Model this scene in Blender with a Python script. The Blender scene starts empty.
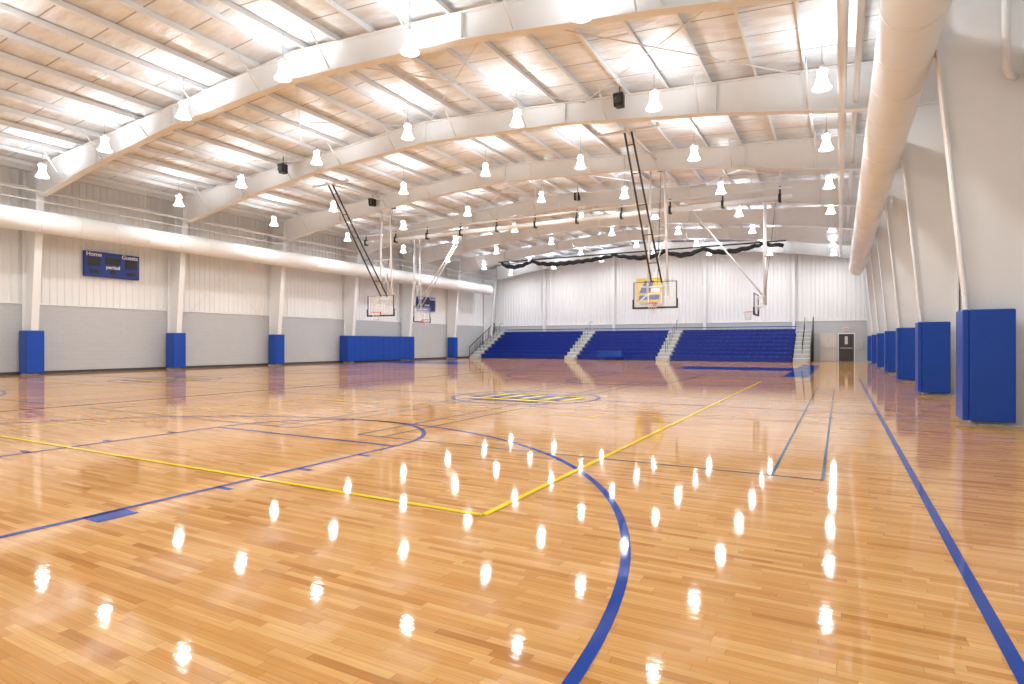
import bpy, math, random
from mathutils import Vector, Matrix
random.seed(4)
S = bpy.context.scene
COL = S.collection
try:
    S.view_settings.view_transform = 'Standard'
except Exception:
    pass

# ------------------------------------------------------------ materials
CW = 0.85     # varnish coat weight shared by floor and painted lines
def mat(name, col, rough=0.5, metal=0.0, coat=0.0, var=0.06, scale=6.0, bump=0.0, emit=0.0, alpha=1.0, trans=0.0):
    m = bpy.data.materials.new(name); m.use_nodes = True
    nt = m.node_tree; b = nt.nodes['Principled BSDF']
    tc = nt.nodes.new('ShaderNodeTexCoord')
    n = nt.nodes.new('ShaderNodeTexNoise'); n.inputs['Scale'].default_value = scale; n.inputs['Detail'].default_value = 3
    nt.links.new(tc.outputs['Object'], n.inputs['Vector'])
    r = nt.nodes.new('ShaderNodeMapRange')
    r.inputs['To Min'].default_value = 1-var; r.inputs['To Max'].default_value = 1+var
    nt.links.new(n.outputs['Fac'], r.inputs['Value'])
    mx = nt.nodes.new('ShaderNodeVectorMath'); mx.operation = 'SCALE'
    mx.inputs[0].default_value = col
    nt.links.new(r.outputs['Result'], mx.inputs['Scale'])
    nt.links.new(mx.outputs['Vector'], b.inputs['Base Color'])
    b.inputs['Roughness'].default_value = rough
    b.inputs['Metallic'].default_value = metal
    b.inputs['Coat Weight'].default_value = coat
    b.inputs['Coat Roughness'].default_value = 0.045
    if coat:
        b.inputs['Specular IOR Level'].default_value = 0.0
        b.inputs['Coat IOR'].default_value = 1.4
    b.inputs['Transmission Weight'].default_value = trans
    b.inputs['Alpha'].default_value = alpha
    if bump:
        bp = nt.nodes.new('ShaderNodeBump'); bp.inputs['Strength'].default_value = bump; bp.inputs['Distance'].default_value = 0.02
        nt.links.new(n.outputs['Fac'], bp.inputs['Height']); nt.links.new(bp.outputs['Normal'], b.inputs['Normal'])
    if emit:
        b.inputs['Emission Color'].default_value = (0.95, 0.98, 1.0, 1)
        b.inputs['Emission Strength'].default_value = emit
    return m

M_white = mat('white_panel', (0.85, 0.86, 0.865), 0.5, var=0.02, scale=0.6)
M_steel = mat('white_painted_steel', (0.85, 0.865, 0.87), 0.45, var=0.03, scale=2)
M_duct = mat('duct_white', (0.87, 0.89, 0.90), 0.55, var=0.02, scale=2)
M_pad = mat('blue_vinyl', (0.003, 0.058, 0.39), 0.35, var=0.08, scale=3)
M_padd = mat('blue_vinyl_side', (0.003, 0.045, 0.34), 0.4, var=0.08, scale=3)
M_seat = mat('blue_plastic', (0.003, 0.035, 0.36), 0.4, var=0.06, scale=3)
M_deck = mat('bleacher_riser', (0.006, 0.012, 0.07), 0.5, var=0.1)
M_stair = mat('stair_tread', (0.48, 0.49, 0.47), 0.6, var=0.08)
M_black = mat('black_metal', (0.015, 0.015, 0.018), 0.45, var=0.1)
M_dark = mat('dark_grey', (0.05, 0.05, 0.055), 0.5, var=0.1)
M_net = mat('black_net', (0.02, 0.022, 0.025), 0.9, var=0.3, scale=20, bump=0.6)
M_orange = mat('rim_orange', (0.85, 0.14, 0.02), 0.4)
M_netw = mat('net_white', (0.8, 0.8, 0.8), 0.8)
M_glass = mat('board_glass', (0.9, 0.95, 0.95), 0.05, alpha=0.14)
M_lineb = mat('line_blue', (0.001, 0.045, 0.30), 0.4, coat=CW*.8, var=0.04)
M_liney = mat('line_yellow', (0.86, 0.64, 0.01), 0.4, coat=CW*.8, var=0.04)
M_linet = mat('line_teal', (0.015, 0.10, 0.16), 0.4, coat=CW*.8, var=0.04)
M_doord = mat('door_dark', (0.05, 0.045, 0.05), 0.4)
M_doorw = mat('door_light', (0.72, 0.66, 0.6), 0.4)
M_sb = mat('scoreboard_blue', (0.006, 0.035, 0.28), 0.35)
M_txt = mat('white_lettering', (0.9, 0.9, 0.9), 0.5)
M_red = mat('red_plastic', (0.6, 0.02, 0.02), 0.4)
M_yel = mat('banner_yellow', (0.75, 0.52, 0.06), 0.6)
M_shade = mat('lamp_glass_shade', (0.95, 0.95, 0.93), 0.3, emit=4.5)
M_lens = mat('lamp_lens', (0.95, 0.95, 0.93), 0.3, emit=20.0)
M_alu = mat('aluminium', (0.6, 0.6, 0.6), 0.35, metal=0.8)

def block_mat():
    m = bpy.data.materials.new('painted_block'); m.use_nodes = True
    nt = m.node_tree; b = nt.nodes['Principled BSDF']
    tc = nt.nodes.new('ShaderNodeTexCoord'); sp = nt.nodes.new('ShaderNodeSeparateXYZ')
    ad = nt.nodes.new('ShaderNodeMath'); cb = nt.nodes.new('ShaderNodeCombineXYZ')
    nt.links.new(tc.outputs['Object'], sp.inputs[0])
    nt.links.new(sp.outputs['X'], ad.inputs[0]); nt.links.new(sp.outputs['Y'], ad.inputs[1])
    nt.links.new(ad.outputs[0], cb.inputs['X']); nt.links.new(sp.outputs['Z'], cb.inputs['Y'])
    br = nt.nodes.new('ShaderNodeTexBrick'); br.inputs['Scale'].default_value = 1
    br.inputs['Brick Width'].default_value = 0.4; br.inputs['Row Height'].default_value = 0.2; br.inputs['Mortar Size'].default_value = 0.006
    br.inputs['Color1'].default_value = (0.53, 0.55, 0.57, 1); br.inputs['Color2'].default_value = (0.51, 0.53, 0.55, 1)
    br.inputs['Mortar'].default_value = (0.46, 0.475, 0.49, 1)
    nt.links.new(cb.outputs[0], br.inputs['Vector']); nt.links.new(br.outputs['Color'], b.inputs['Base Color'])
    b.inputs['Roughness'].default_value = 0.5
    return m
M_block = block_mat()

def mnode(nt, op, a=None, b=None, c=None):
    n = nt.nodes.new('ShaderNodeMath'); n.operation = op
    for i, v in enumerate((a, b, c)):
        if v is None: continue
        if isinstance(v, (int, float)): n.inputs[i].default_value = v
        else: nt.links.new(v, n.inputs[i])
    return n.outputs[0]

def floor_mat():
    m = bpy.data.materials.new('maple_floor'); m.use_nodes = True
    nt = m.node_tree; b = nt.nodes['Principled BSDF']; L = nt.links
    tc = nt.nodes.new('ShaderNodeTexCoord'); sp = nt.nodes.new('ShaderNodeSeparateXYZ')
    L.new(tc.outputs['Object'], sp.inputs[0])
    ys = mnode(nt, 'DIVIDE', sp.outputs['Y'], 0.05)
    row = mnode(nt, 'FLOOR', ys)
    w1 = nt.nodes.new('ShaderNodeTexWhiteNoise'); w1.noise_dimensions = '1D'; L.new(row, w1.inputs['W'])
    off = mnode(nt, 'MULTIPLY', w1.outputs['Value'], 17.3)
    xs = mnode(nt, 'ADD', mnode(nt, 'DIVIDE', sp.outputs['X'], 0.50), off)
    col = mnode(nt, 'FLOOR', xs)
    cb = nt.nodes.new('ShaderNodeCombineXYZ'); L.new(row, cb.inputs['X']); L.new(col, cb.inputs['Y'])
    w2 = nt.nodes.new('ShaderNodeTexWhiteNoise'); w2.noise_dimensions = '2D'; L.new(cb.outputs[0], w2.inputs['Vector'])
    rp = nt.nodes.new('ShaderNodeValToRGB'); L.new(w2.outputs['Value'], rp.inputs['Fac'])
    cr = rp.color_ramp
    cr.elements[0].position = 0.0; cr.elements[0].color = (0.43, 0.185, 0.045, 1)
    cr.elements[1].position = 1.0; cr.elements[1].color = (0.67, 0.385, 0.140, 1)
    e = cr.elements.new(0.10); e.color = (0.52, 0.245, 0.068, 1)
    e = cr.elements.new(0.5); e.color = (0.59, 0.305, 0.096, 1)
    mp = nt.nodes.new('ShaderNodeMapping'); mp.inputs['Scale'].default_value = (1.5, 40, 1)
    L.new(tc.outputs['Object'], mp.inputs['Vector'])
    ad = nt.nodes.new('ShaderNodeVectorMath'); ad.operation = 'ADD'
    L.new(mp.outputs[0], ad.inputs[0]); L.new(w2.outputs['Color'], ad.inputs[1])
    nz = nt.nodes.new('ShaderNodeTexNoise'); nz.inputs['Scale'].default_value = 1.6; nz.inputs['Detail'].default_value = 4
    L.new(ad.outputs[0], nz.inputs['Vector'])
    g = nt.nodes.new('ShaderNodeMapRange'); g.inputs['From Min'].default_value = 0.3; g.inputs['From Max'].default_value = 0.7
    g.inputs['To Min'].default_value = 0.88; g.inputs['To Max'].default_value = 1.1
    L.new(nz.outputs['Fac'], g.inputs['Value'])
    fy = mnode(nt, 'FRACT', ys); fx = mnode(nt, 'FRACT', xs)
    s1 = mnode(nt, 'LESS_THAN', fy, 0.045); s2 = mnode(nt, 'LESS_THAN', fx, 0.006)
    sm = mnode(nt, 'MAXIMUM', s1, s2)
    sf = mnode(nt, 'SUBTRACT', 1.0, mnode(nt, 'MULTIPLY', sm, 0.35))
    tot = mnode(nt, 'MULTIPLY', g.outputs['Result'], sf)
    vm = nt.nodes.new('ShaderNodeVectorMath'); vm.operation = 'SCALE'
    L.new(rp.outputs['Color'], vm.inputs[0]); L.new(tot, vm.inputs['Scale'])
    L.new(vm.outputs['Vector'], b.inputs['Base Color'])
    b.inputs['Roughness'].default_value = 0.4
    b.inputs['Specular IOR Level'].default_value = 0.0
    b.inputs['Coat Weight'].default_value = CW
    b.inputs['Coat IOR'].default_value = 1.4
    b.inputs['Coat Roughness'].default_value = 0.045
    n2 = nt.nodes.new('ShaderNodeTexNoise'); n2.inputs['Scale'].default_value = 14; n2.inputs['Detail'].default_value = 3
    L.new(tc.outputs['Object'], n2.inputs['Vector'])
    cup = mnode(nt, 'MULTIPLY', mnode(nt, 'SINE', mnode(nt, 'MULTIPLY', fy, math.pi)), 0.14)
    hsum = mnode(nt, 'ADD', n2.outputs['Fac'], cup)
    bp = nt.nodes.new('ShaderNodeBump'); bp.inputs['Strength'].default_value = 0.12; bp.inputs['Distance'].default_value = 0.003
    L.new(hsum, bp.inputs['Height']); L.new(bp.outputs['Normal'], b.inputs['Coat Normal'])
    return m
M_floor = floor_mat()

def ceil_mat():
    m = bpy.data.materials.new('roof_insulation'); m.use_nodes = True
    nt = m.node_tree; b = nt.nodes['Principled BSDF']; L = nt.links
    tc = nt.nodes.new('ShaderNodeTexCoord')
    mp = nt.nodes.new('ShaderNodeMapping'); mp.inputs['Scale'].default_value = (0.6, 1.8, 1)
    L.new(tc.outputs['Object'], mp.inputs['Vector'])
    nz = nt.nodes.new('ShaderNodeTexNoise'); nz.inputs['Scale'].default_value = 1.6; nz.inputs['Detail'].default_value = 6
    L.new(mp.outputs[0], nz.inputs['Vector'])
    rp = nt.nodes.new('ShaderNodeValToRGB'); L.new(nz.outputs['Fac'], rp.inputs['Fac'])
    rp.color_ramp.elements[0].position = 0.33; rp.color_ramp.elements[0].color = (0.76, 0.74, 0.73, 1)
    rp.color_ramp.elements[1].position = 0.56; rp.color_ramp.elements[1].color = (0.88, 0.91, 0.94, 1)
    sp = nt.nodes.new('ShaderNodeSeparateXYZ'); L.new(tc.outputs['Object'], sp.inputs[0])
    fy = mnode(nt, 'FRACT', mnode(nt, 'DIVIDE', sp.outputs['Y'], 1.28))
    s = mnode(nt, 'LESS_THAN', fy, 0.035)
    mx = nt.nodes.new('ShaderNodeMix'); mx.data_type = 'RGBA'
    L.new(s, mx.inputs['Factor']); L.new(rp.outputs['Color'], mx.inputs['A']); mx.inputs['B'].default_value = (0.42, 0.41, 0.40, 1)
    L.new(mx.outputs['Result'], b.inputs['Base Color'])
    b.inputs['Roughness'].default_value = 0.35
    bp = nt.nodes.new('ShaderNodeBump'); bp.inputs['Strength'].default_value = 0.9; bp.inputs['Distance'].default_value = 0.15
    L.new(nz.outputs['Fac'], bp.inputs['Height']); L.new(bp.outputs['Normal'], b.inputs['Normal'])
    return m
M_ceil = ceil_mat()

# ------------------------------------------------------------ mesh builder
class MB:
    def __init__(s): s.v = []; s.f = []; s.m = []; s.s = []
    def face(s, idx, m=0, sm=False): s.f.append(tuple(idx)); s.m.append(m); s.s.append(sm)
    def hexa(s, p, m=0):   # p: 4 bottom (ccw), 4 top
        o = len(s.v); s.v += [tuple(q) for q in p]
        for q in ((3,2,1,0),(4,5,6,7),(0,1,5,4),(1,2,6,5),(2,3,7,6),(3,0,4,7)):
            s.face([o+i for i in q], m)
        return s
    def box(s, x0,y0,z0,x1,y1,z1, m=0):
        if x0>x1: x0,x1=x1,x0
        if y0>y1: y0,y1=y1,y0
        if z0>z1: z0,z1=z1,z0
        return s.hexa([(x0,y0,z0),(x1,y0,z0),(x1,y1,z0),(x0,y1,z0),(x0,y0,z1),(x1,y0,z1),(x1,y1,z1),(x0,y1,z1)], m)
    def tube(s, pts, r, n=10, m=0, cap=True, closed=False):
        pts = [Vector(p) for p in pts]; k = len(pts)
        rs = r if isinstance(r, (list, tuple)) else [r]*k
        o = len(s.v)
        for i, p in enumerate(pts):
            if closed: t = (pts[(i+1) % k]-pts[i-1])
            else: t = pts[min(i+1, k-1)]-pts[max(i-1, 0)]
            t.normalize()
            up = Vector((0,0,1)) if abs(t.z) < 0.9 else Vector((0,1,0))
            a = t.cross(up).normalized(); b2 = a.cross(t).normalized()
            for j in range(n):
                th = 2*math.pi*j/n
                s.v.append(tuple(p + (a*math.cos(th)+b2*math.sin(th))*rs[i]))
        for i in range(k if closed else k-1):
            i2 = (i+1) % k
            for j in range(n):
                j2 = (j+1) % n
                s.face([o+i*n+j, o+i*n+j2, o+i2*n+j2, o+i2*n+j], m, True)
        if cap and not closed:
            s.face([o+j for j in range(n)][::-1], m); s.face([o+(k-1)*n+j for j in range(n)], m)
        return s
    def lathe(s, prof, n=20, m=0, c=(0,0)):
        o = len(s.v); k = len(prof)
        for r, z in prof:
            for j in range(n):
                th = 2*math.pi*j/n
                s.v.append((c[0]+r*math.cos(th), c[1]+r*math.sin(th), z))
        for i in range(k-1):
            for j in range(n):
                j2 = (j+1) % n
                s.face([o+i*n+j, o+i*n+j2, o+(i+1)*n+j2, o+(i+1)*n+j], m, True)
        return s
    def quad(s, pts, m=0):
        o = len(s.v); s.v += [tuple(p) for p in pts]; s.face(range(o, o+len(pts)), m); return s
    def mesh(s, name, mats, off=(0,0,0)):
        me = bpy.data.meshes.new(name)
        me.from_pydata([(x-off[0], y-off[1], z-off[2]) for x, y, z in s.v], [], s.f)
        for m in mats: me.materials.append(m)
        for p, mi, sm in zip(me.polygons, s.m, s.s): p.material_index = mi; p.use_smooth = sm
        me.update(); return me

def link(o): COL.objects.link(o); return o
def meta(o, label=None, cat=None, group=None, kind=None):
    if label: o['label'] = label
    if cat: o['category'] = cat
    if group: o['group'] = group
    if kind: o['kind'] = kind
def single(name, mb, mats, label, cat, group=None, kind=None, keep=False, origin=None):
    if keep: off = (0,0,0)
    elif origin: off = origin
    else:
        xs = [v[0] for v in mb.v]; ys = [v[1] for v in mb.v]; zs = [v[2] for v in mb.v]
        off = ((min(xs)+max(xs))/2, (min(ys)+max(ys))/2, min(zs))
    o = link(bpy.data.objects.new(name, mb.mesh(name, mats, off))); o.location = off
    meta(o, label, cat, group, kind); return o
def empty(name, loc, label, cat, group=None, rz=0):
    o = link(bpy.data.objects.new(name, None)); o.location = loc; o.rotation_euler = (0,0,rz)
    o.empty_display_size = 0.2
    meta(o, label, cat, group); return o
def part(parent, name, mb, mats, label=None, bevel=0):
    me = mb if isinstance(mb, bpy.types.Mesh) else mb.mesh(name, mats)
    o = link(bpy.data.objects.new(name, me)); o.parent = parent
    if label: o['label'] = label
    if bevel:
        bm = o.modifiers.new('bevel', 'BEVEL'); bm.width = bevel; bm.segments = 3
    return o
def dup(src, loc, rz=None, label=None):
    def rec(o, par):
        c = o.copy(); COL.objects.link(c); c.parent = par
        for ch in o.children: rec(ch, c)
        return c
    kids = list(src.children)
    c = src.copy(); COL.objects.link(c); c.location = loc
    if rz is not None: c.rotation_euler = (0,0,rz)
    if label: c['label'] = label
    for k in kids: rec(k, c)
    return c

# ------------------------------------------------------------ dimensions
XC = -14.3
XR, XL = 2.75, -31.35
YB, YF = -3.0, 52.0
def mx(x): return 2*XC - x
def zr(x): return 10.1 - 0.073*abs(x-XC)     # top flange of the rafters
def zd(x): return zr(x)+0.21                 # underside of roof deck
WZ = 3.1

# ------------------------------------------------------------ shell
fl = MB(); fl.box(XL-0.3, YB-0.3, -0.15, XR+0.3, YF+0.3, 0.0)
FLOOR = single('floor', fl, [M_floor], 'glossy varnished maple plank gymnasium floor', 'floor', kind='structure', keep=True)

ce = MB()
for a, b2 in ((XL-0.3, XC), (XC, XR+0.3)):
    ce.hexa([(a,YB-.3,zd(a)),(b2,YB-.3,zd(b2)),(b2,YF+.3,zd(b2)),(a,YF+.3,zd(a)),
             (a,YB-.3,zd(a)+.15),(b2,YB-.3,zd(b2)+.15),(b2,YF+.3,zd(b2)+.15),(a,YF+.3,zd(a)+.15)])
single('ceiling', ce, [M_ceil], 'low gable roof underside with wrinkled cream insulation', 'ceiling', kind='structure', keep=True)

def ribbed(mb, a0, a1, pt, z0, ztop, rib=0.3, d=0.035):
    a = a0; prof = []
    while a < a1-1e-6:
        e = min(a+rib, a1)
        prof += [(a, 0), (min(a+rib*0.72, e), 0), (min(a+rib*0.80, e), d), (min(a+rib*0.92, e), d)]
        a = e
    prof.append((a1, 0))
    o = len(mb.v)
    for (q, dd) in prof:
        x, y = pt(q, dd); zt = ztop(x)
        mb.v.append((x, y, z0)); mb.v.append((x, y, zt))
    for i in range(len(prof)-1):
        mb.face((o+2*i, o+2*i+2, o+2*i+3, o+2*i+1), 0)

w = MB(); ribbed(w, YB, YF, lambda a, d: (XL+d, a), WZ, lambda x: zd(XL)+.05)
w.box(XL-.2, YB, 0, XL+.06, YF, WZ, 1); w.box(XL-.25, YB, WZ, XL-.05, YF, zd(XL)+.1, 0)
single('wall_left', w, [M_white, M_block], 'white ribbed metal wall above grey block wainscot', 'wall', kind='structure', keep=True)
w = MB(); ribbed(w, YB, YF, lambda a, d: (XR-d, a), WZ, lambda x: zd(XR)+.05)
w.box(XR+.2, YB, 0, XR-.06, YF, WZ, 1); w.box(XR+.25, YB, WZ, XR+.05, YF, zd(XR)+.1, 0)
single('wall_right', w, [M_white, M_block], 'white ribbed metal wall above grey block wainscot', 'wall', kind='structure', keep=True)
w = MB(); ribbed(w, XL, XR, lambda a, d: (a, YF-d), WZ, lambda x: zd(x)+.05)
w.box(XL, YF+.2, 0, XR, YF-.06, WZ, 1); w.box(XL, YF+.05, WZ, XR, YF+.25, 10.4, 0)
single('wall_far', w, [M_white, M_block], 'white ribbed metal end wall above grey block', 'wall', kind='structure', keep=True)
w = MB(); w.box(XL, YB-.2, 0, XR, YB, 10.4, 0)
single('wall_back', w, [M_white], 'plain white end wall', 'wall', kind='structure', keep=True)
for i, (x0, x1) in enumerate(((XL+.02, XL+.10), (XR-.10, XR-.02))):
    t = MB(); t.box(x0, YB, WZ-.02, x1, YF-.1, WZ+.05)
    single('trim_%d' % (i+1), t, [M_steel], 'white cap flashing over block wainscot', 'trim', kind='structure')
t = MB(); t.box(XL+.1, YF-.10, WZ-.02, XR-.1, YF-.02, WZ+.05)
single('trim_3', t, [M_steel], 'white cap flashing over block wainscot', 'trim', kind='structure')
for nm, (x0, x1) in (('left', (XL+.055, XL+.075)), ('right', (XR-.075, XR-.055))):
    t = MB(); t.box(x0, YB, 0, x1, YF-.1, .12)
    single('baseboard_'+nm, t, [M_dark], 'dark rubber baseboard', 'baseboard', kind='structure')

# ------------------------------------------------------------ court markings
class Mark:
    def __init__(s, cx, cy, axis, z): s.mb = MB(); s.cx=cx; s.cy=cy; s.ax=axis; s.z=z
    def T(s, u, v): return (s.cx+u, s.cy+v, s.z) if s.ax == 'Y' else (s.cx+v, s.cy-u, s.z)
    def rect(s, u0, v0, u1, v1):
        u0, u1 = min(u0,u1), max(u0,u1); v0, v1 = min(v0,v1), max(v0,v1)
        s.mb.quad([s.T(u0,v0), s.T(u1,v0), s.T(u1,v1), s.T(u0,v1)])
    def hl(s, v, u0, u1, w=.055): s.rect(u0, v-w/2, u1, v+w/2)
    def vl(s, u, v0, v1, w=.055): s.rect(u-w/2, v0, u+w/2, v1)
    def arc(s, u, v, r, a0, a1, w=.055, n=64):
        for i in range(n):
            A = math.radians(a0+(a1-a0)*i/n); B = math.radians(a0+(a1-a0)*(i+1)/n)
            s.mb.quad([s.T(u+(r-w/2)*math.cos(A), v+(r-w/2)*math.sin(A)), s.T(u+(r+w/2)*math.cos(A), v+(r+w/2)*math.sin(A)),
                       s.T(u+(r+w/2)*math.cos(B), v+(r+w/2)*math.sin(B)), s.T(u+(r-w/2)*math.cos(B), v+(r-w/2)*math.sin(B))])
    def done(s, name, m, label):
        return part(FLOOR, name, s.mb, [m], label)

def bball(cx, cy, axis, z, w=.062):
    k = Mark(cx, cy, axis, z)
    k.vl(-7.6, -13, 13, w); k.vl(7.6, -13, 13, w); k.hl(13, -7.6, 7.6, w); k.hl(-13, -7.6, 7.6, w); k.hl(0, -7.6, 7.6, w)
    k.arc(0, 0, 1.83, 0, 360, w+.03)
    for sg in (1, -1):
        b = sg*11.4
        k.vl(1.83, sg*13, sg*7.2, w); k.vl(-1.83, sg*13, sg*7.2, w); k.hl(sg*7.2, -1.83, 1.83, w)
        if sg > 0: k.arc(0, sg*7.2, 1.83, 180, 360, w); k.arc(0, b, 6.02, 180, 360, w, 96)
        else: k.arc(0, sg*7.2, 1.83, 0, 180, w); k.arc(0, b, 6.02, 0, 180, w, 96)
        k.vl(6.02, b, sg*13, w); k.vl(-6.02, b, sg*13, w)
        for us in (1, -1):
            k.rect(us*1.83, sg*10.75-.14, us*2.06, sg*10.75+.16)
            for vv in (9.75, 8.8, 7.9): k.rect(us*1.83, sg*vv-.03, us*2.03, sg*vv+.03)
    k.done('basketball_lines', M_lineb, 'blue basketball court lines')
CX1, CX2 = -6.95, -22.15
bball(CX1, 13.3, 'Y', .003)
bball(CX2, 13.3, 'Y', .003)
bball(-15.0, 34.0, 'X', .0035, .08)
k = Mark(-15, 34.0, 'X', .0025)
for sg in (1, -1):
    k.rect(-1.83, sg*13, 1.83, sg*7.2)
    k.rect(-7.6, sg*13, 7.6, sg*13.9)
k.done('painted_key', M_lineb, 'solid blue painted keys and baseline bands')
for cx in (CX1, CX2):
    k = Mark(cx, 13.3, 'Y', .006)
    for u in (-4.5, 4.5): k.vl(u, -9.33, 9.33, .055)
    for v in (-9.33, 9.33, -3, 3): k.hl(v, -4.5, 4.5, .055)
    k.done('volleyball_lines', M_liney, 'yellow volleyball court lines')
    k = Mark(cx, 13.3, 'Y', .0045)
    for c in (-3.75, 3.75):
        for u in (-3.05, -2.59, 2.59, 3.05): k.vl(c+u, -6.7, 6.7, .03)
        for v in (-6.7, 6.7, -1.98, 1.98): k.hl(v, c-3.05, c+3.05, .03)
    k.done('badminton_lines', M_linet, 'thin teal badminton court lines')
    k = Mark(cx, 13.3, 'Y', .010); y2 = Mark(cx, 13.3, 'Y', .007)
    # bold slanted strokes: blue outer, yellow between
    x = -1.35
    for i in range(5):
        kk, oo = (k, y2)
        W = .30
        kk.mb.quad([kk.T(x, -.50), kk.T(x+W, -.50), kk.T(x+W+.14, .42), kk.T(x+.14, .42)])
        oo.mb.quad([oo.T(x+W, -.50), oo.T(x+W+.22, -.50), oo.T(x+W+.36, .42), oo.T(x+W+.14, .42)])
        x += .54
    k.hl(.90, -1.1, 1.2, .18); y2.hl(.66, -1.2, 1.3, .18); y2.hl(-.80, -1.3, 1.2, .22); k.hl(-1.12, -.9, .9, .16)
    k.done('centre_logo', M_lineb, 'blue centre court emblem strokes')
    y2.done('centre_logo', M_liney, 'yellow centre court emblem strokes')

# ------------------------------------------------------------ steel frames
FY = [12.5, 18.9, 25.3, 31.7, 38.1, 44.5, 50.9]
def column(y, right):
    f = (lambda x: x) if right else mx
    mb = MB(); hw = .14
    def bx(x0, z0, x1, z1, yy0, yy1, x0t=None, x1t=None):
        x0t = x0 if x0t is None else x0t; x1t = x1 if x1t is None else x1t
        P = [(f(x0),yy0,z0),(f(x1),yy0,z0),(f(x1),yy1,z0),(f(x0),yy1,z0),(f(x0t),yy0,z1),(f(x1t),yy0,z1),(f(x1t),yy1,z1),(f(x0t),yy1,z1)]
        mb.hexa(P)
    bx(2.02, 0, 2.05, 8.80, y-hw, y+hw, 1.22, 1.25)
    bx(2.62, 0, 2.65, 8.80, y-hw, y+hw)
    bx(2.05, 0, 2.62, 8.80, y-.012, y+.012, 1.25, 2.62)
    bx(1.95, 0, 2.68, .03, y-.2, y+.2)
    bx(1.3, 7.60, 2.62, 7.63, y-hw, y+hw)
    single('steel_column', mb, [M_steel], 'white painted tapered steel column against the wall', 'column', group='steel frame columns', origin=(f(2.3), y, 0))
for y in FY:
    column(y, True); column(y, False)

def zb(x):
    a = abs(x-XC)
    pts = [(0, 9.25), (6, 8.95), (11, 8.35), (15.55, 7.62)]
    for (a0, z0), (a1, z1) in zip(pts, pts[1:]):
        if a <= a1: return z0+(z1-z0)*(a-a0)/(a1-a0)
    return pts[-1][1]
for y in FY:
    mb = MB(); xs = [XC+d for d in (-15.5,-11,-6,0,6,11,15.5)]
    for x0, x1 in zip(xs, xs[1:]):
        t0, t1, b0, b1 = zr(x0)-.01, zr(x1)-.01, zb(x0), zb(x1)
        def H(z00, z01, z10, z11, hw):
            mb.hexa([(x0,y-hw,z00),(x1,y-hw,z10),(x1,y+hw,z10),(x0,y+hw,z00),(x0,y-hw,z01),(x1,y-hw,z11),(x1,y+hw,z11),(x0,y+hw,z01)])
        H(t0-.03, t0, t1-.03, t1, .14); H(b0, b0+.03, b1, b1+.03, .14); H(b0+.03, t0-.03, b1+.03, t1-.03, .012)
    for x in xs[1:-1]:
        mb.box(x-.012, y-.13, zb(x)+.03, x+.012, y+.13, zr(x)-.05)
    for kx in range(-9, 10, 2):
        x = XC+kx*1.5+.0
        for s2 in (-1, 1):
            mb.tube([(x, y+s2*.12, zb(x)+.03), (x, y+s2*.85, zr(x)+.02)], .022, 5)
    single('roof_rafter', mb, [M_steel], 'white tapered steel rafter spanning wall to wall', 'beam', group='roof rafters', origin=(XC, y, 9.25))

# purlins
PX = []
for kx in range(13):
    d = .4+1.3*kx
    if d < 16.6: PX += [XC-d, XC+d]
mb0 = MB(); L = YF-YB-.1
mb0.box(-.005, -L/2, 0, .005, L/2, .2); mb0.box(-.005, -L/2, 0, .075, L/2, .008); mb0.box(-.06, -L/2, .192, .005, L/2, .2)
pm = mb0.mesh('roof_purlin', [M_steel])
for x in PX:
    o = link(bpy.data.objects.new('roof_purlin', pm)); o.location = (x, (YB+YF)/2, zr(x))
    meta(o, 'white steel purlin running under the insulated roof', 'purlin', 'roof purlins')
for x in (XR-.35, XL+.35):
    mb = MB(); mb.box(x-.1, YB+.1, zr(x)-.0, x+.1, YF-.1, zd(x)-.009)
    single('eave_strut', mb, [M_steel], 'white steel eave strut along the wall top', 'beam', group='eave struts')
def cross(loc, pairs, label, group):
    r = empty('cross_brace', loc, label, 'brace', group)
    for p, q in pairs:
        mb = MB(); mb.tube([[p[i]-loc[i] for i in range(3)], [q[i]-loc[i] for i in range(3)]], .018, 6)
        part(r, 'brace_rod', mb, [M_steel])
BX = ((-1,-7.5),(-7.5,-14),(-14.6,-21),(-21,-27.5))
for y0, y1, bxs in ((12.5,18.9,BX),(25.3,31.7,((-1,-6.8),(-6.8,-13.2),(-13.4,-19.4),(-19.4,-28.9))),(44.5,50.9,BX)):
    for xa, xb in bxs:
        cross(((xa+xb)/2,(y0+y1)/2,zr((xa+xb)/2)-.12), [((xa,y0+.2,zr(xa)-.11),(xb,y1-.2,zr(xb)-.11)),((xb,y0+.2,zr(xb)-.15),(xa,y1-.2,zr(xa)-.15))],
              'thin steel cross bracing rods under the roof', 'roof cross braces')
for y0, y1, fx in ((18.9,25.3,lambda x: x),(38.1,44.5,lambda x: x),(18.9,25.3,mx)):
    cross((fx(2.45),(y0+y1)/2,2.2), [((fx(2.5),y0+.15,2.2),(fx(2.5),y1-.15,8.4)),((fx(2.42),y0+.15,8.4),(fx(2.42),y1-.15,2.2))],
          'thin steel cross bracing rods between wall columns', 'wall cross braces')
for x in (-25.0, -18.0, -10.0, -3.2):
    mb = MB(); hw=.1
    zt = zd(x)-.25
    mb.box(x-hw, YF-.34, 0, x+hw, YF-.32, zt); mb.box(x-hw, YF-.09, 0, x+hw, YF-.07, zt); mb.box(x-.008, YF-.32, 0, x+.008, YF-.09, zt)
    single('end_wall_post', mb, [M_steel], 'white steel post against the end wall', 'column', group='end wall posts')

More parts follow.
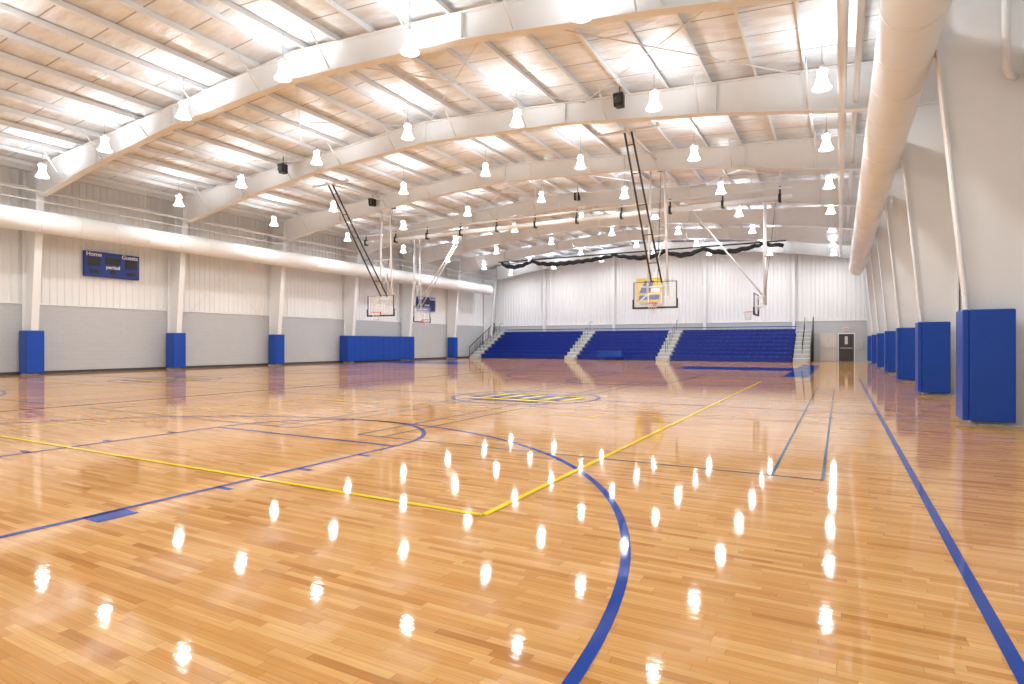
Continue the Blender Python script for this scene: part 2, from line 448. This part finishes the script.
# ------------------------------------------------------------ pads
def padcol(right, pads):
    s2 = 1 if right else -1
    root = None
    for i, y in enumerate(pads):
        X = 1.77 if right else mx(1.77)
        if root is None:
            root = empty('column_pad', (X, y, 0), 'royal blue vinyl safety pad wrapped around steel column', 'wall pad', 'column safety pads')
            a = MB(); a.box(0, -.33, .08, s2*.09, .33, 1.91); part(root, 'front_panel', a, [M_pad], bevel=.02)
            for sg in (-1, 1):
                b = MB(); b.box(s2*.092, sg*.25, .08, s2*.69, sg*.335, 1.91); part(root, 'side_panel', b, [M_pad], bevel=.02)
        else: dup(root, (X, y, 0))
padcol(True, FY)
padcol(False, [12.5, 18.9, 25.3, 44.5])
root = empty('wall_pad_run', (mx(1.75), 34.8, 0), 'long run of royal blue vinyl wall padding panels', 'wall pad')
n = 12; w0 = 7.5/n
for i in range(n):
    a = MB(); a.box(-.09, -3.75+i*w0+.005, .08, 0, -3.75+(i+1)*w0-.005, 1.91); part(root, 'pad_panel', a, [M_pad], bevel=.02)
for sg in (-1, 1):
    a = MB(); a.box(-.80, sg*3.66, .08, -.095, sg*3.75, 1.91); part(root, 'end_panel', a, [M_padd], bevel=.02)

# ------------------------------------------------------------ ducts
def duct(x, y0, y1, label):
    root = empty('air_duct', (x, (y0+y1)/2, 6.5), label, 'duct', 'spiral air ducts')
    h = (y1-y0)/2; mb = MB()
    pts = [(0,-h,0),(0,h-.25,0),(0,h-.1,0),(0,h-.03,0),(0,h,0)]
    mb.tube(pts, [.46,.46,.43,.36,.22], 32)
    part(root, 'duct_body', mb, [M_duct])
    mb = MB(); mb.tube([(0,-.03,0),(0,.03,0)], .468, 32); sm = mb.mesh('seam_band', [M_duct])
    mb = MB(); mb.tube([(0,0,.46),(0,0,zr(x)-6.5)], .012, 5); hm = mb.mesh('hanger_rod', [M_steel])
    q = -h+1.5; i = 0
    while q < h-.5:
        o = part(root, 'seam_band', sm, None); o.location = (0,q,0)
        if i % 2 == 0 or x < 0:
            o = part(root, 'hanger_rod', hm, None); o.location = (0,q,0)
        q += 1.5; i += 1
duct(1.0, -2.8, 47.4, 'large round white duct hung high along the wall')
duct(mx(1.0), -2.8, 49.2, 'large round white duct hung high along the wall')

def pipe(pts, r, label, group=None):
    mb = MB(); mb.tube(pts, r, 10)
    single('ceiling_pipe', mb, [M_steel], label, 'pipe', group)
pipe([(.05,-2.5,7.9),(.05,51,7.9)], .10, 'white painted pipe hung below the roof')
pipe([(.38,-2.5,8.05),(.38,45,8.05)], .07, 'slim white painted pipe hung below the roof')
pipe([(-30.95,-2.5,8.15),(-30.95,51,8.15)], .04, 'thin white conduit along the wall top')
pipe([(-29.52,-2.5,7.75),(-29.52,51,7.75)], .035, 'thin white conduit above the duct')
pipe([(-29.52,-2.5,7.35),(-29.52,51,7.35)], .02, 'slender white cable above the duct')
for y in FY[:6]:
    mb = MB(); mb.tube([(.05,y+.6,7.9),(.05,y+.6,zr(0)-.01)], .02, 6)
    single('pipe_hanger', mb, [M_steel], 'short white steel hanger rod for ceiling pipe', 'hanger', 'pipe hangers')
mb = MB(); mb.tube([(2.35,12.25,8.78),(2.35,12.25,5.95),(2.36,12.27,5.8),(2.42,12.33,5.7),(2.5,12.4,5.68)], .06, 12)
single('down_pipe', mb, [M_steel], 'white vertical pipe with elbow beside the column', 'pipe')

# ------------------------------------------------------------ lamps
LX = [-.4, -4.7, -9.2, -13.7, -18.3, -22.9, -27.4]
LY = [.5, 6.0, 11.5, 17.0, 22.4, 28.0, 33.5, 39.0, 44.6, 49.4]
def build_lamp(loc):
    root = empty('high_bay_lamp', loc, 'bell shaped high bay pendant lamp, lit white', 'lamp', 'high bay lamps')
    a = MB(); a.lathe([(.001,.58),(.07,.58),(.10,.55),(.105,.36),(.085,.32),(.001,.32)], 20)
    for i in range(10):
        th = i*math.pi/5; c, s_ = math.cos(th), math.sin(th)
        a.tube([(c*.10,s_*.10,.38),(c*.125,s_*.125,.53)], .010, 4)
    part(root, 'ballast_housing', a, [M_duct])
    a = MB(); a.lathe([(.08,.33),(.11,.30),(.14,.20),(.175,.09),(.225,.02),(.23,.0),(.222,.0),(.165,.09),(.13,.19),(.10,.28),(.08,.31)], 28)
    part(root, 'lamp_shade', a, [M_shade])
    a = MB(); a.lathe([(.001,.02),(.10,.022),(.195,.04)], 24)
    part(root, 'lamp_lens', a, [M_lens])
    a = MB(); a.tube([(0,0,.58),(0,0,1.27)], .012, 6); a.tube([(math.cos(t)*.04,0,.64+math.sin(t)*.04) for t in [i*math.pi/5 for i in range(10)]], .008, 5, closed=True)
    part(root, 'hanging_rod', a, [M_alu])
    ld = bpy.data.lights.new('lamp_light', 'AREA'); ld.shape = 'DISK'; ld.size = .30; ld.energy = 84; ld.color = (.98, .985, 1)
    lo = link(bpy.data.objects.new('lamp_light', ld)); lo.parent = root; lo.location = (0,0,-.012)
    lu = bpy.data.lights.new('lamp_uplight', 'AREA'); lu.shape = 'DISK'; lu.size = .4; lu.energy = 72; lu.color = (.84, .93, 1)
    lo = link(bpy.data.objects.new('lamp_uplight', lu)); lo.parent = root; lo.location = (0,0,.345); lo.rotation_euler = (math.pi,0,0)
    return root
base = None
for y in LY:
    for x in LX:
        p = (x, y, zr(x)-1.27)
        if base is None: base = build_lamp(p)
        else: dup(base, p)

# ------------------------------------------------------------ backstops (board faces -Y)
def build_backstop(loc, rz, label, strut):
    root = empty('basketball_backstop', loc, label, 'basketball hoop', 'ceiling hung backstops', rz)
    by = .38
    a = MB(); a.box(-.91, by, 2.92, .91, by+.015, 3.97)
    part(root, 'glass_board', a, [M_glass], 'clear glass backboard')
    a = MB(); t = .03
    a.box(-.93,by-.01,2.89,.93,by+.04,2.89+t); a.box(-.93,by-.01,3.97,.93,by+.04,3.99)
    a.box(-.93,by-.01,2.925,-.93+t,by+.04,3.97); a.box(.93-t,by-.01,2.925,.93,by+.04,3.97)
    part(root, 'board_frame', a, [M_dark], 'dark metal frame')
    a = MB(); w2=.305; z0=3.05; z1=3.5
    a.box(-w2,by-.006,z0,-w2+.05,by-.001,z1); a.box(w2-.05,by-.006,z0,w2,by-.001,z1)
    a.box(-w2+.05,by-.006,z1-.05,w2-.05,by-.001,z1); a.box(-w2+.05,by-.006,z0,w2-.05,by-.001,z0+.05)
    part(root, 'target_square', a, [M_txt], 'white target square')
    a = MB(); a.box(-.96,by-.03,2.84,.96,by+.06,2.885); a.box(-.97,by-.03,2.84,-.935,by+.06,3.25); a.box(.935,by-.03,2.84,.97,by+.06,3.25)
    part(root, 'board_padding', a, [M_black], 'dark edge padding', bevel=.01)
    a = MB(); a.tube([(.2286*math.cos(i*math.pi/16), .2286*math.sin(i*math.pi/16), 3.05) for i in range(32)], .014, 8, closed=True)
    a.box(-.08,.22,3.03,.08,by-.005,3.055); a.box(-.07,by-.03,2.95,.07,by-.007,3.10)
    part(root, 'rim', a, [M_orange], 'orange steel rim')
    a = MB(); N=12; lv=[(.228,3.045),(.20,2.95),(.165,2.85),(.14,2.74),(.15,2.62)]
    for i in range(N):
        for sg in (1,-1):
            a.tube([(r*math.cos((i+sg*j*.5)*2*math.pi/N), r*math.sin((i+sg*j*.5)*2*math.pi/N), z) for j,(r,z) in enumerate(lv)], .005, 4)
    part(root, 'net', a, [M_netw], 'white cord net')
    top = 9.25
    a = MB()
    for sx in (-.45, .45):
        a.tube([(sx, by+.45, 3.4),(sx*.6, by+.45, top)], .05, 10)
        a.tube([(sx, by+.45, 3.5),(sx*1.4, by+.05, 3.2)], .03, 8); a.tube([(sx, by+.45, 3.8),(sx*1.4, by+.05, 3.8)], .03, 8)
    a.tube([(-.45,by+.45,3.8),(.45,by+.45,3.8)], .035, 8); a.tube([(-.37,by+.45,6),(.37,by+.45,6)], .03, 8)
    a.tube([(-.45,by+.45,3.8),(.37,by+.45,6)], .022, 8); a.tube([(.45,by+.45,3.8),(-.37,by+.45,6)], .022, 8)
    part(root, 'mast', a, [M_steel], 'white pipe mast')
    a = MB()
    for sx in (-.22, .22):
        a.tube([(sx, by+.30, 3.95),(sx*.6, -3.3, top)], .04, 8)
    for t2 in (.15,.35,.55,.75,.92):
        z=3.95+(top-3.95)*t2; yy=by+.30+(-3.3-by-.30)*t2; wx=.22*(1-.4*t2)
        a.tube([(-wx,yy,z),(wx,yy,z)], .02, 6)
    part(root, 'diagonal_brace', a, [strut], 'folding diagonal brace')
    a = MB(); a.tube([(0,-3.6,top),(0,1.6,top)], .05, 10); a.tube([(-1.2,by+.45,top),(1.2,by+.45,top)], .05, 10); a.tube([(-1.2,-3.3,top),(1.2,-3.3,top)], .05, 10)
    for q in ((-1.1,by+.45),(1.1,by+.45),(-1.1,-3.3),(1.1,-3.3)): a.box(q[0]-.05,q[1]-.03,top,q[0]+.05,q[1]+.03,top+.12)
    part(root, 'ceiling_mount', a, [M_steel], 'white ceiling support pipes')
    a = MB(); a.tube([(0,by+.45,3.9),(.0,1.4,top-.02)], .012, 6); a.box(-.15,1.2,top-.3,.15,1.5,top-.05)
    part(root, 'hoist_winch', a, [M_dark], 'dark winch and cable')
    return root
b1 = build_backstop((-6.9, 24.7, 0), 0, 'glass basketball backboard hung on pipe mast, dark diagonal brace', M_dark)
dup(b1, (-22.1, 24.7, 0))
b3 = build_backstop((-4.3, 34.0, 0), -math.pi/2, 'glass basketball backboard seen edge-on with white braces', M_steel)
dup(b3, (-25.7, 34.0, 0), math.pi/2, 'glass basketball backboard facing across the main court, white braces')

# ------------------------------------------------------------ rolled divider curtain
root = empty('divider_curtain', (-14.9, 29.7, 8.0), 'rolled up white divider curtain on a long ceiling tube', 'curtain')
a = MB(); a.tube([(-13,0,0),(13,0,0)], .13, 16); part(root, 'rolled_fabric', a, [M_duct])
a = MB(); a.tube([(-13,0,.45),(13,0,.45)], .06, 8); part(root, 'drive_tube', a, [M_steel])
for i in range(11):
    x = -12.5+2.5*i
    a = MB(); a.box(x-.06,-.15,-.20,x+.06,.15,.18); a.box(x-.04,-.03,.18,x+.04,.03,.55)
    part(root, 'strap', a, [M_black], 'black lifting strap', bevel=.02)
    a = MB(); a.tube([(x,0,.5),(x,0,zr(x-14.9)-8.0)], .015, 6); part(root, 'hanger', a, [M_steel])
root = empty('divider_net', (-13.6, 41.6, 7.5), 'bunched black divider net hung from a ceiling cable', 'net')
a = MB(); pts=[]; rs=[]
N=200
for i in range(N+1):
    u=i/N; x=-10.4+20.8*u
    ph=(u*5+.35*math.sin(u*9))
    pts.append((x, .05*math.sin(i*1.7), .32-.36*abs(math.sin(math.pi*ph))**.8 + .03*math.sin(i*.9)))
    rs.append(.10+.06*abs(math.sin(math.pi*ph))+.02*random.random())
a.tube(pts, rs, 10); part(root, 'bunched_net', a, [M_net])
a = MB(); a.tube([(-10.6,0,.42),(10.6,0,.42)], .05, 8); part(root, 'support_cable', a, [M_black])
for i in range(9):
    x=-10.4+2.6*i
    a = MB(); a.tube([(x,0,.3),(x,0,zr(x-13.6)-7.5)], .012, 6); part(root, 'hanger', a, [M_steel])

# ------------------------------------------------------------ bleachers
BY, RD, RH, NR = 46.9, .61, .30, 8
bl = empty('bleachers', (-16, BY, 0), 'royal blue tiered bleachers against the end wall', 'bleachers')
OX, OY = 16, -BY
for x0, x1 in ((-29.2,-20.8),(-19.6,-12.9),(-11.7,-3.0)):
    a = MB()
    for i in range(NR):
        y = BY+RD*i
        a.box(x0+OX, y+OY+.02, RH*i if i else .02, x1+OX, y+OY+RD+(0.02 if i<NR-1 else -.15), RH*i+.05)
        if i: a.box(x0+OX, y+OY+.02, RH*(i-1)+.05, x1+OX, y+OY+.04, RH*i)
    for xx in (x0+OX, x1+OX-.04):
        for i in range(NR): a.box(xx, RD*i+.05, 0, xx+.04, RD*(i+1)-(0 if i<NR-1 else .15), RH*i+.04)
    sec = part(bl, 'bleacher_section', a, [M_deck], 'dark stepped deck with blue benches')
    for i in range(NR):
        b = MB(); y = RD*i; zt = RH*i+.40; nseg = int((x1-x0)/.46); ws=(x1-x0)/nseg
        for j in range(nseg):
            b.box(x0+OX+j*ws+.012, y-.04, zt-.10, x0+OX+(j+1)*ws-.012, y+.24, zt-.03)
            b.box(x0+OX+j*ws+.012, y-.02, zt-.03, x0+OX+(j+1)*ws-.012, y+.25, zt)
        b.box(x0+OX+.05, y+.08, RH*i+.05, x1+OX-.05, y+.11, zt-.10)
        q = part(sec, 'bench_row', b, [M_seat], 'royal blue moulded plastic bench')
for x0, x1 in ((-30.4,-29.25),(-20.75,-19.65),(-12.85,-11.75),(-2.95,-1.85)):
    a = MB()
    for i in range(NR):
        y = RD*i
        a.box(x0+OX, y+.05, 0, x1+OX, y+RD+.05-(.2 if i==NR-1 else 0), RH*i+.30)
        a.box(x0+OX+.1, y-.22, 0, x1+OX-.1, y+.05, RH*i+.15)
        a.box(x0+OX, y+.04, RH*i+.27, x1+OX, y+.10, RH*i+.305, 1)
    part(bl, 'aisle_stair', a, [M_stair, M_txt], 'light grey aisle steps')
    a = MB(); xm = (x0+x1)/2+OX
    for i in range(1, NR, 2):
        y=RD*i+.3; z=RH*i+.3
        a.tube([(xm,y,z),(xm,y,z+.8),(xm,y+.05,z+.86),(xm,y+.5,z+1.0),(xm,y+.61,z+.98),(xm,y+.61,z+.30)], .02, 8)
    part(bl, 'handrail', a, [M_dark], 'dark metal aisle handrail')
def guard(x):
    a = MB()
    a.tube([(x,0,1.05),(x,RD*NR-.3,RH*NR+1.0)], .035, 8); a.tube([(x,0,.15),(x,RD*NR-.3,RH*NR+.1)], .03, 8)
    for i in range(17):
        t=i/16; y=t*(RD*NR-.3); zz=t*(RH*NR-.05)
        a.tube([(x,y,.15+zz if i%4 else 0),(x,y,1.05+zz)], .032 if i%4==0 else .018, 6)
    part(bl, 'guard_rail', a, [M_black], 'black metal end guard rail')
guard(-30.45+OX); guard(-1.80+OX)
a = MB(); a.tube([(-29.2+OX,RD*NR-.2,RH*NR+.3),(-3.0+OX,RD*NR-.2,RH*NR+.3)], .03, 8)
part(bl, 'back_rail', a, [M_seat], 'blue back rail')

t = empty('scorer_table', (-16.1, 45.6, 0), 'small blue draped table in front of the bleachers', 'table')
a = MB(); a.box(-1.0,-.38,.72,1.0,.38,.76); part(t, 'table_top', a, [M_pad], bevel=.01)
a = MB(); a.box(-.98,-.37,.30,.98,-.35,.72); a.box(-.98,-.35,.30,-.96,.36,.72); a.box(.96,-.35,.30,.98,.36,.72); part(t, 'table_skirt', a, [M_pad])
for sx in (-.85,.85):
    for sy in (-.3,.3):
        a = MB(); a.tube([(sx,sy,0),(sx,sy,.72)], .02, 8); part(t, 'leg', a, [M_dark])

# ------------------------------------------------------------ text helper
def text_mesh(s, size):
    c = bpy.data.curves.new('t', 'FONT'); c.body = s; c.size = size; c.align_x = 'CENTER'; c.align_y = 'CENTER'; c.extrude = .004; c.offset = .006
    o = bpy.data.objects.new('t', c); COL.objects.link(o)
    bpy.context.view_layer.update()
    me = bpy.data.meshes.new_from_object(o.evaluated_get(bpy.context.evaluated_depsgraph_get()))
    bpy.data.objects.remove(o); return me
def text_part(parent, s, size, loc, rot, m, label):
    me = text_mesh(s, size); me.materials.clear(); me.materials.append(m)
    o = link(bpy.data.objects.new('lettering', me)); o.parent = parent; o.location = loc; o.rotation_euler = rot; o['label'] = label
    return o
def scoreboard(y, z):
    r = empty('scoreboard', (XL+.05, y, z), 'blue electronic scoreboard with dark digit windows and white lettering', 'scoreboard', 'wall scoreboards')
    a = MB(); a.box(0,-1.25,-.6,.18,1.25,.6); part(r, 'cabinet', a, [M_sb], bevel=.02)
    for (cy, cz, w2, h2) in ((-.85,.12,.28,.22),(.85,.12,.28,.22),(0,.2,.36,.17),(0,-.33,.12,.12),(-.85,-.36,.2,.09),(.85,-.36,.2,.09)):
        a = MB(); a.box(.181,cy-w2,cz-h2,.19,cy+w2,cz+h2); part(r, 'digit_window', a, [M_black], 'dark unlit digit window')
    R = (math.pi/2, 0, math.pi/2)
    text_part(r, 'Home', .27, (.195,-.85,.46), R, M_txt, 'white word Home')
    text_part(r, 'Guests', .27, (.195,.78,.46), R, M_txt, 'white word Guests')
    text_part(r, 'period', .24, (.195,.0,-.10), R, M_txt, 'white word period')
    return r
scoreboard(16.0, 5.15); scoreboard(41.2, 4.75)

r = empty('wall_banner', (-14.7, YF-.42, 5.0), 'yellow, white and blue square emblem banner on end wall', 'banner')
a = MB(); a.box(-1.15,0,0,1.15,.03,2.1); part(r, 'banner_field', a, [M_yel])
a = MB(); a.box(-.9,-.02,.2,.9,-.002,.6); a.hexa([(-.9,-.02,.8),(0,-.02,.8),(0,-.002,.8),(-.9,-.002,.8),(-.4,-.02,1.85),(.5,-.02,1.85),(.5,-.002,1.85),(-.4,-.002,1.85)])
part(r, 'banner_emblem', a, [M_sb], 'blue emblem strokes')
a = MB(); a.box(.2,-.02,.85,.95,-.002,1.35); part(r, 'banner_emblem', a, [M_txt], 'white emblem stroke')

# ------------------------------------------------------------ doors
def door(n_, x0, x1, m, leaves, label):
    r = empty('door_%d' % n_, ((x0+x1)/2, YF-.06, 0), label, 'door'); r['kind']='structure'
    w2=(x1-x0)/2
    a = MB(); a.box(-w2,-.06,0,-w2+.07,0,2.15); a.box(w2-.07,-.06,0,w2,0,2.15); a.box(-w2+.07,-.06,2.08,w2-.07,0,2.15)
    part(r, 'door_frame', a, [M_doorw if m is M_doorw else M_steel])
    lw=(2*w2-.14)/leaves
    for i in range(leaves):
        l0=-w2+.07+i*lw
        a = MB(); a.box(l0+.005,-.045,.01,l0+lw-.005,-.005,2.075); lf = part(r, 'door_leaf', a, [m])
        a = MB(); a.box(l0+lw*.5-.1,-.055,1.3,l0+lw*.5+.1,-.046,1.9); part(lf, 'vision_panel', a, [M_glass if m is M_doorw else M_doorw])
        a = MB(); a.box(l0+.1,-.09,.98,l0+lw-.1,-.06,1.03); a.box(l0+.12,-.06,.98,l0+.15,-.046,1.03); a.box(l0+lw-.15,-.06,.98,l0+lw-.12,-.046,1.03)
        part(lf, 'push_bar', a, [M_alu])
door(1, -.15, 1.0, M_doord, 1, 'dark exit door with small window and push bar')
door(2, -1.35, -.25, M_doorw, 1, 'pale door with light frame')
r = empty('exit_sign', (.42, YF-.12, 2.45), 'small lit exit sign above the door', 'sign')
a = MB(); a.box(-.18,-.05,-.1,.18,.06,.1); part(r, 'sign_box', a, [M_txt])
text_part(r, 'EXIT', .15, (0,-.056,0), (math.pi/2,0,0), M_red, 'red word EXIT')
for x, z, w2, h2 in ((1.35,1.2,.18,.3),(1.85,1.3,.12,.22)):
    r = empty('electrical_cabinet', (x, YF-.06, z), 'small grey electrical box mounted on wall', 'electrical box')
    a = MB(); a.box(-w2,-.12,-h2,w2,0,h2); part(r, 'cabinet_body', a, [M_alu], bevel=.01)
    a = MB(); a.box(-w2+.02,-.13,-h2+.02,w2-.02,-.121,h2-.02); part(r, 'cabinet_door', a, [M_stair])

def speaker(loc):
    r = empty('loudspeaker', loc, 'black loudspeaker hung below the roof steel', 'speaker', 'ceiling loudspeakers')
    a = MB(); a.hexa([(-.17,-.12,-.2),(.17,-.12,-.2),(.12,.16,-.2),(-.12,.16,-.2),(-.17,-.2,.2),(.17,-.2,.2),(.12,.16,.2),(-.12,.16,.2)]); part(r, 'speaker_cabinet', a, [M_black], bevel=.02)
    a = MB(); a.lathe([(.001,0),(.10,.0),(.13,.03)], 16); o = part(r, 'speaker_cone', a, [M_dark]); o.rotation_euler=(math.pi/2,0,0); o.location=(0,-.17,-.03)
    a = MB(); a.tube([(0,0,.2),(0,0,.55)], .02, 6); part(r, 'bracket', a, [M_black])
    return r
s1 = None
for (x, y) in ((-6.2, 18.4), (-21.9, 18.4), (-13.0, 31.2), (-22.6, 25.0)):
    p = (x, y, zd(x)-.56)
    if s1 is None: s1 = speaker(p)
    else: dup(s1, p)
mb = MB(); mb.box(-1.75,10.6,8.75,-.95,11.0,9.05); mb.box(-1.72,10.58,8.78,-.98,10.6,9.02,1); mb.tube([(-1.35,10.8,9.05),(-1.35,10.8,9.35)], .03, 6)
single('ceiling_heater', mb, [M_duct, M_dark], 'small white box unit mounted under the roof', 'heater')

# ------------------------------------------------------------ world + camera
wd = bpy.data.worlds.new('World'); S.world = wd; wd.use_nodes = True
wd.node_tree.nodes['Background'].inputs['Color'].default_value = (.8,.85,1,1); wd.node_tree.nodes['Background'].inputs['Strength'].default_value = .5
cd = bpy.data.cameras.new('Camera'); cam = link(bpy.data.objects.new('Camera', cd))
cd.sensor_width = 36; cd.lens = 36*594/1024; cd.shift_y = 0.0015; cd.clip_end = 300
cam.location = (0, 0, 1.35); cam.rotation_euler = (math.pi/2, 0, math.radians(28.9))
S.camera = cam
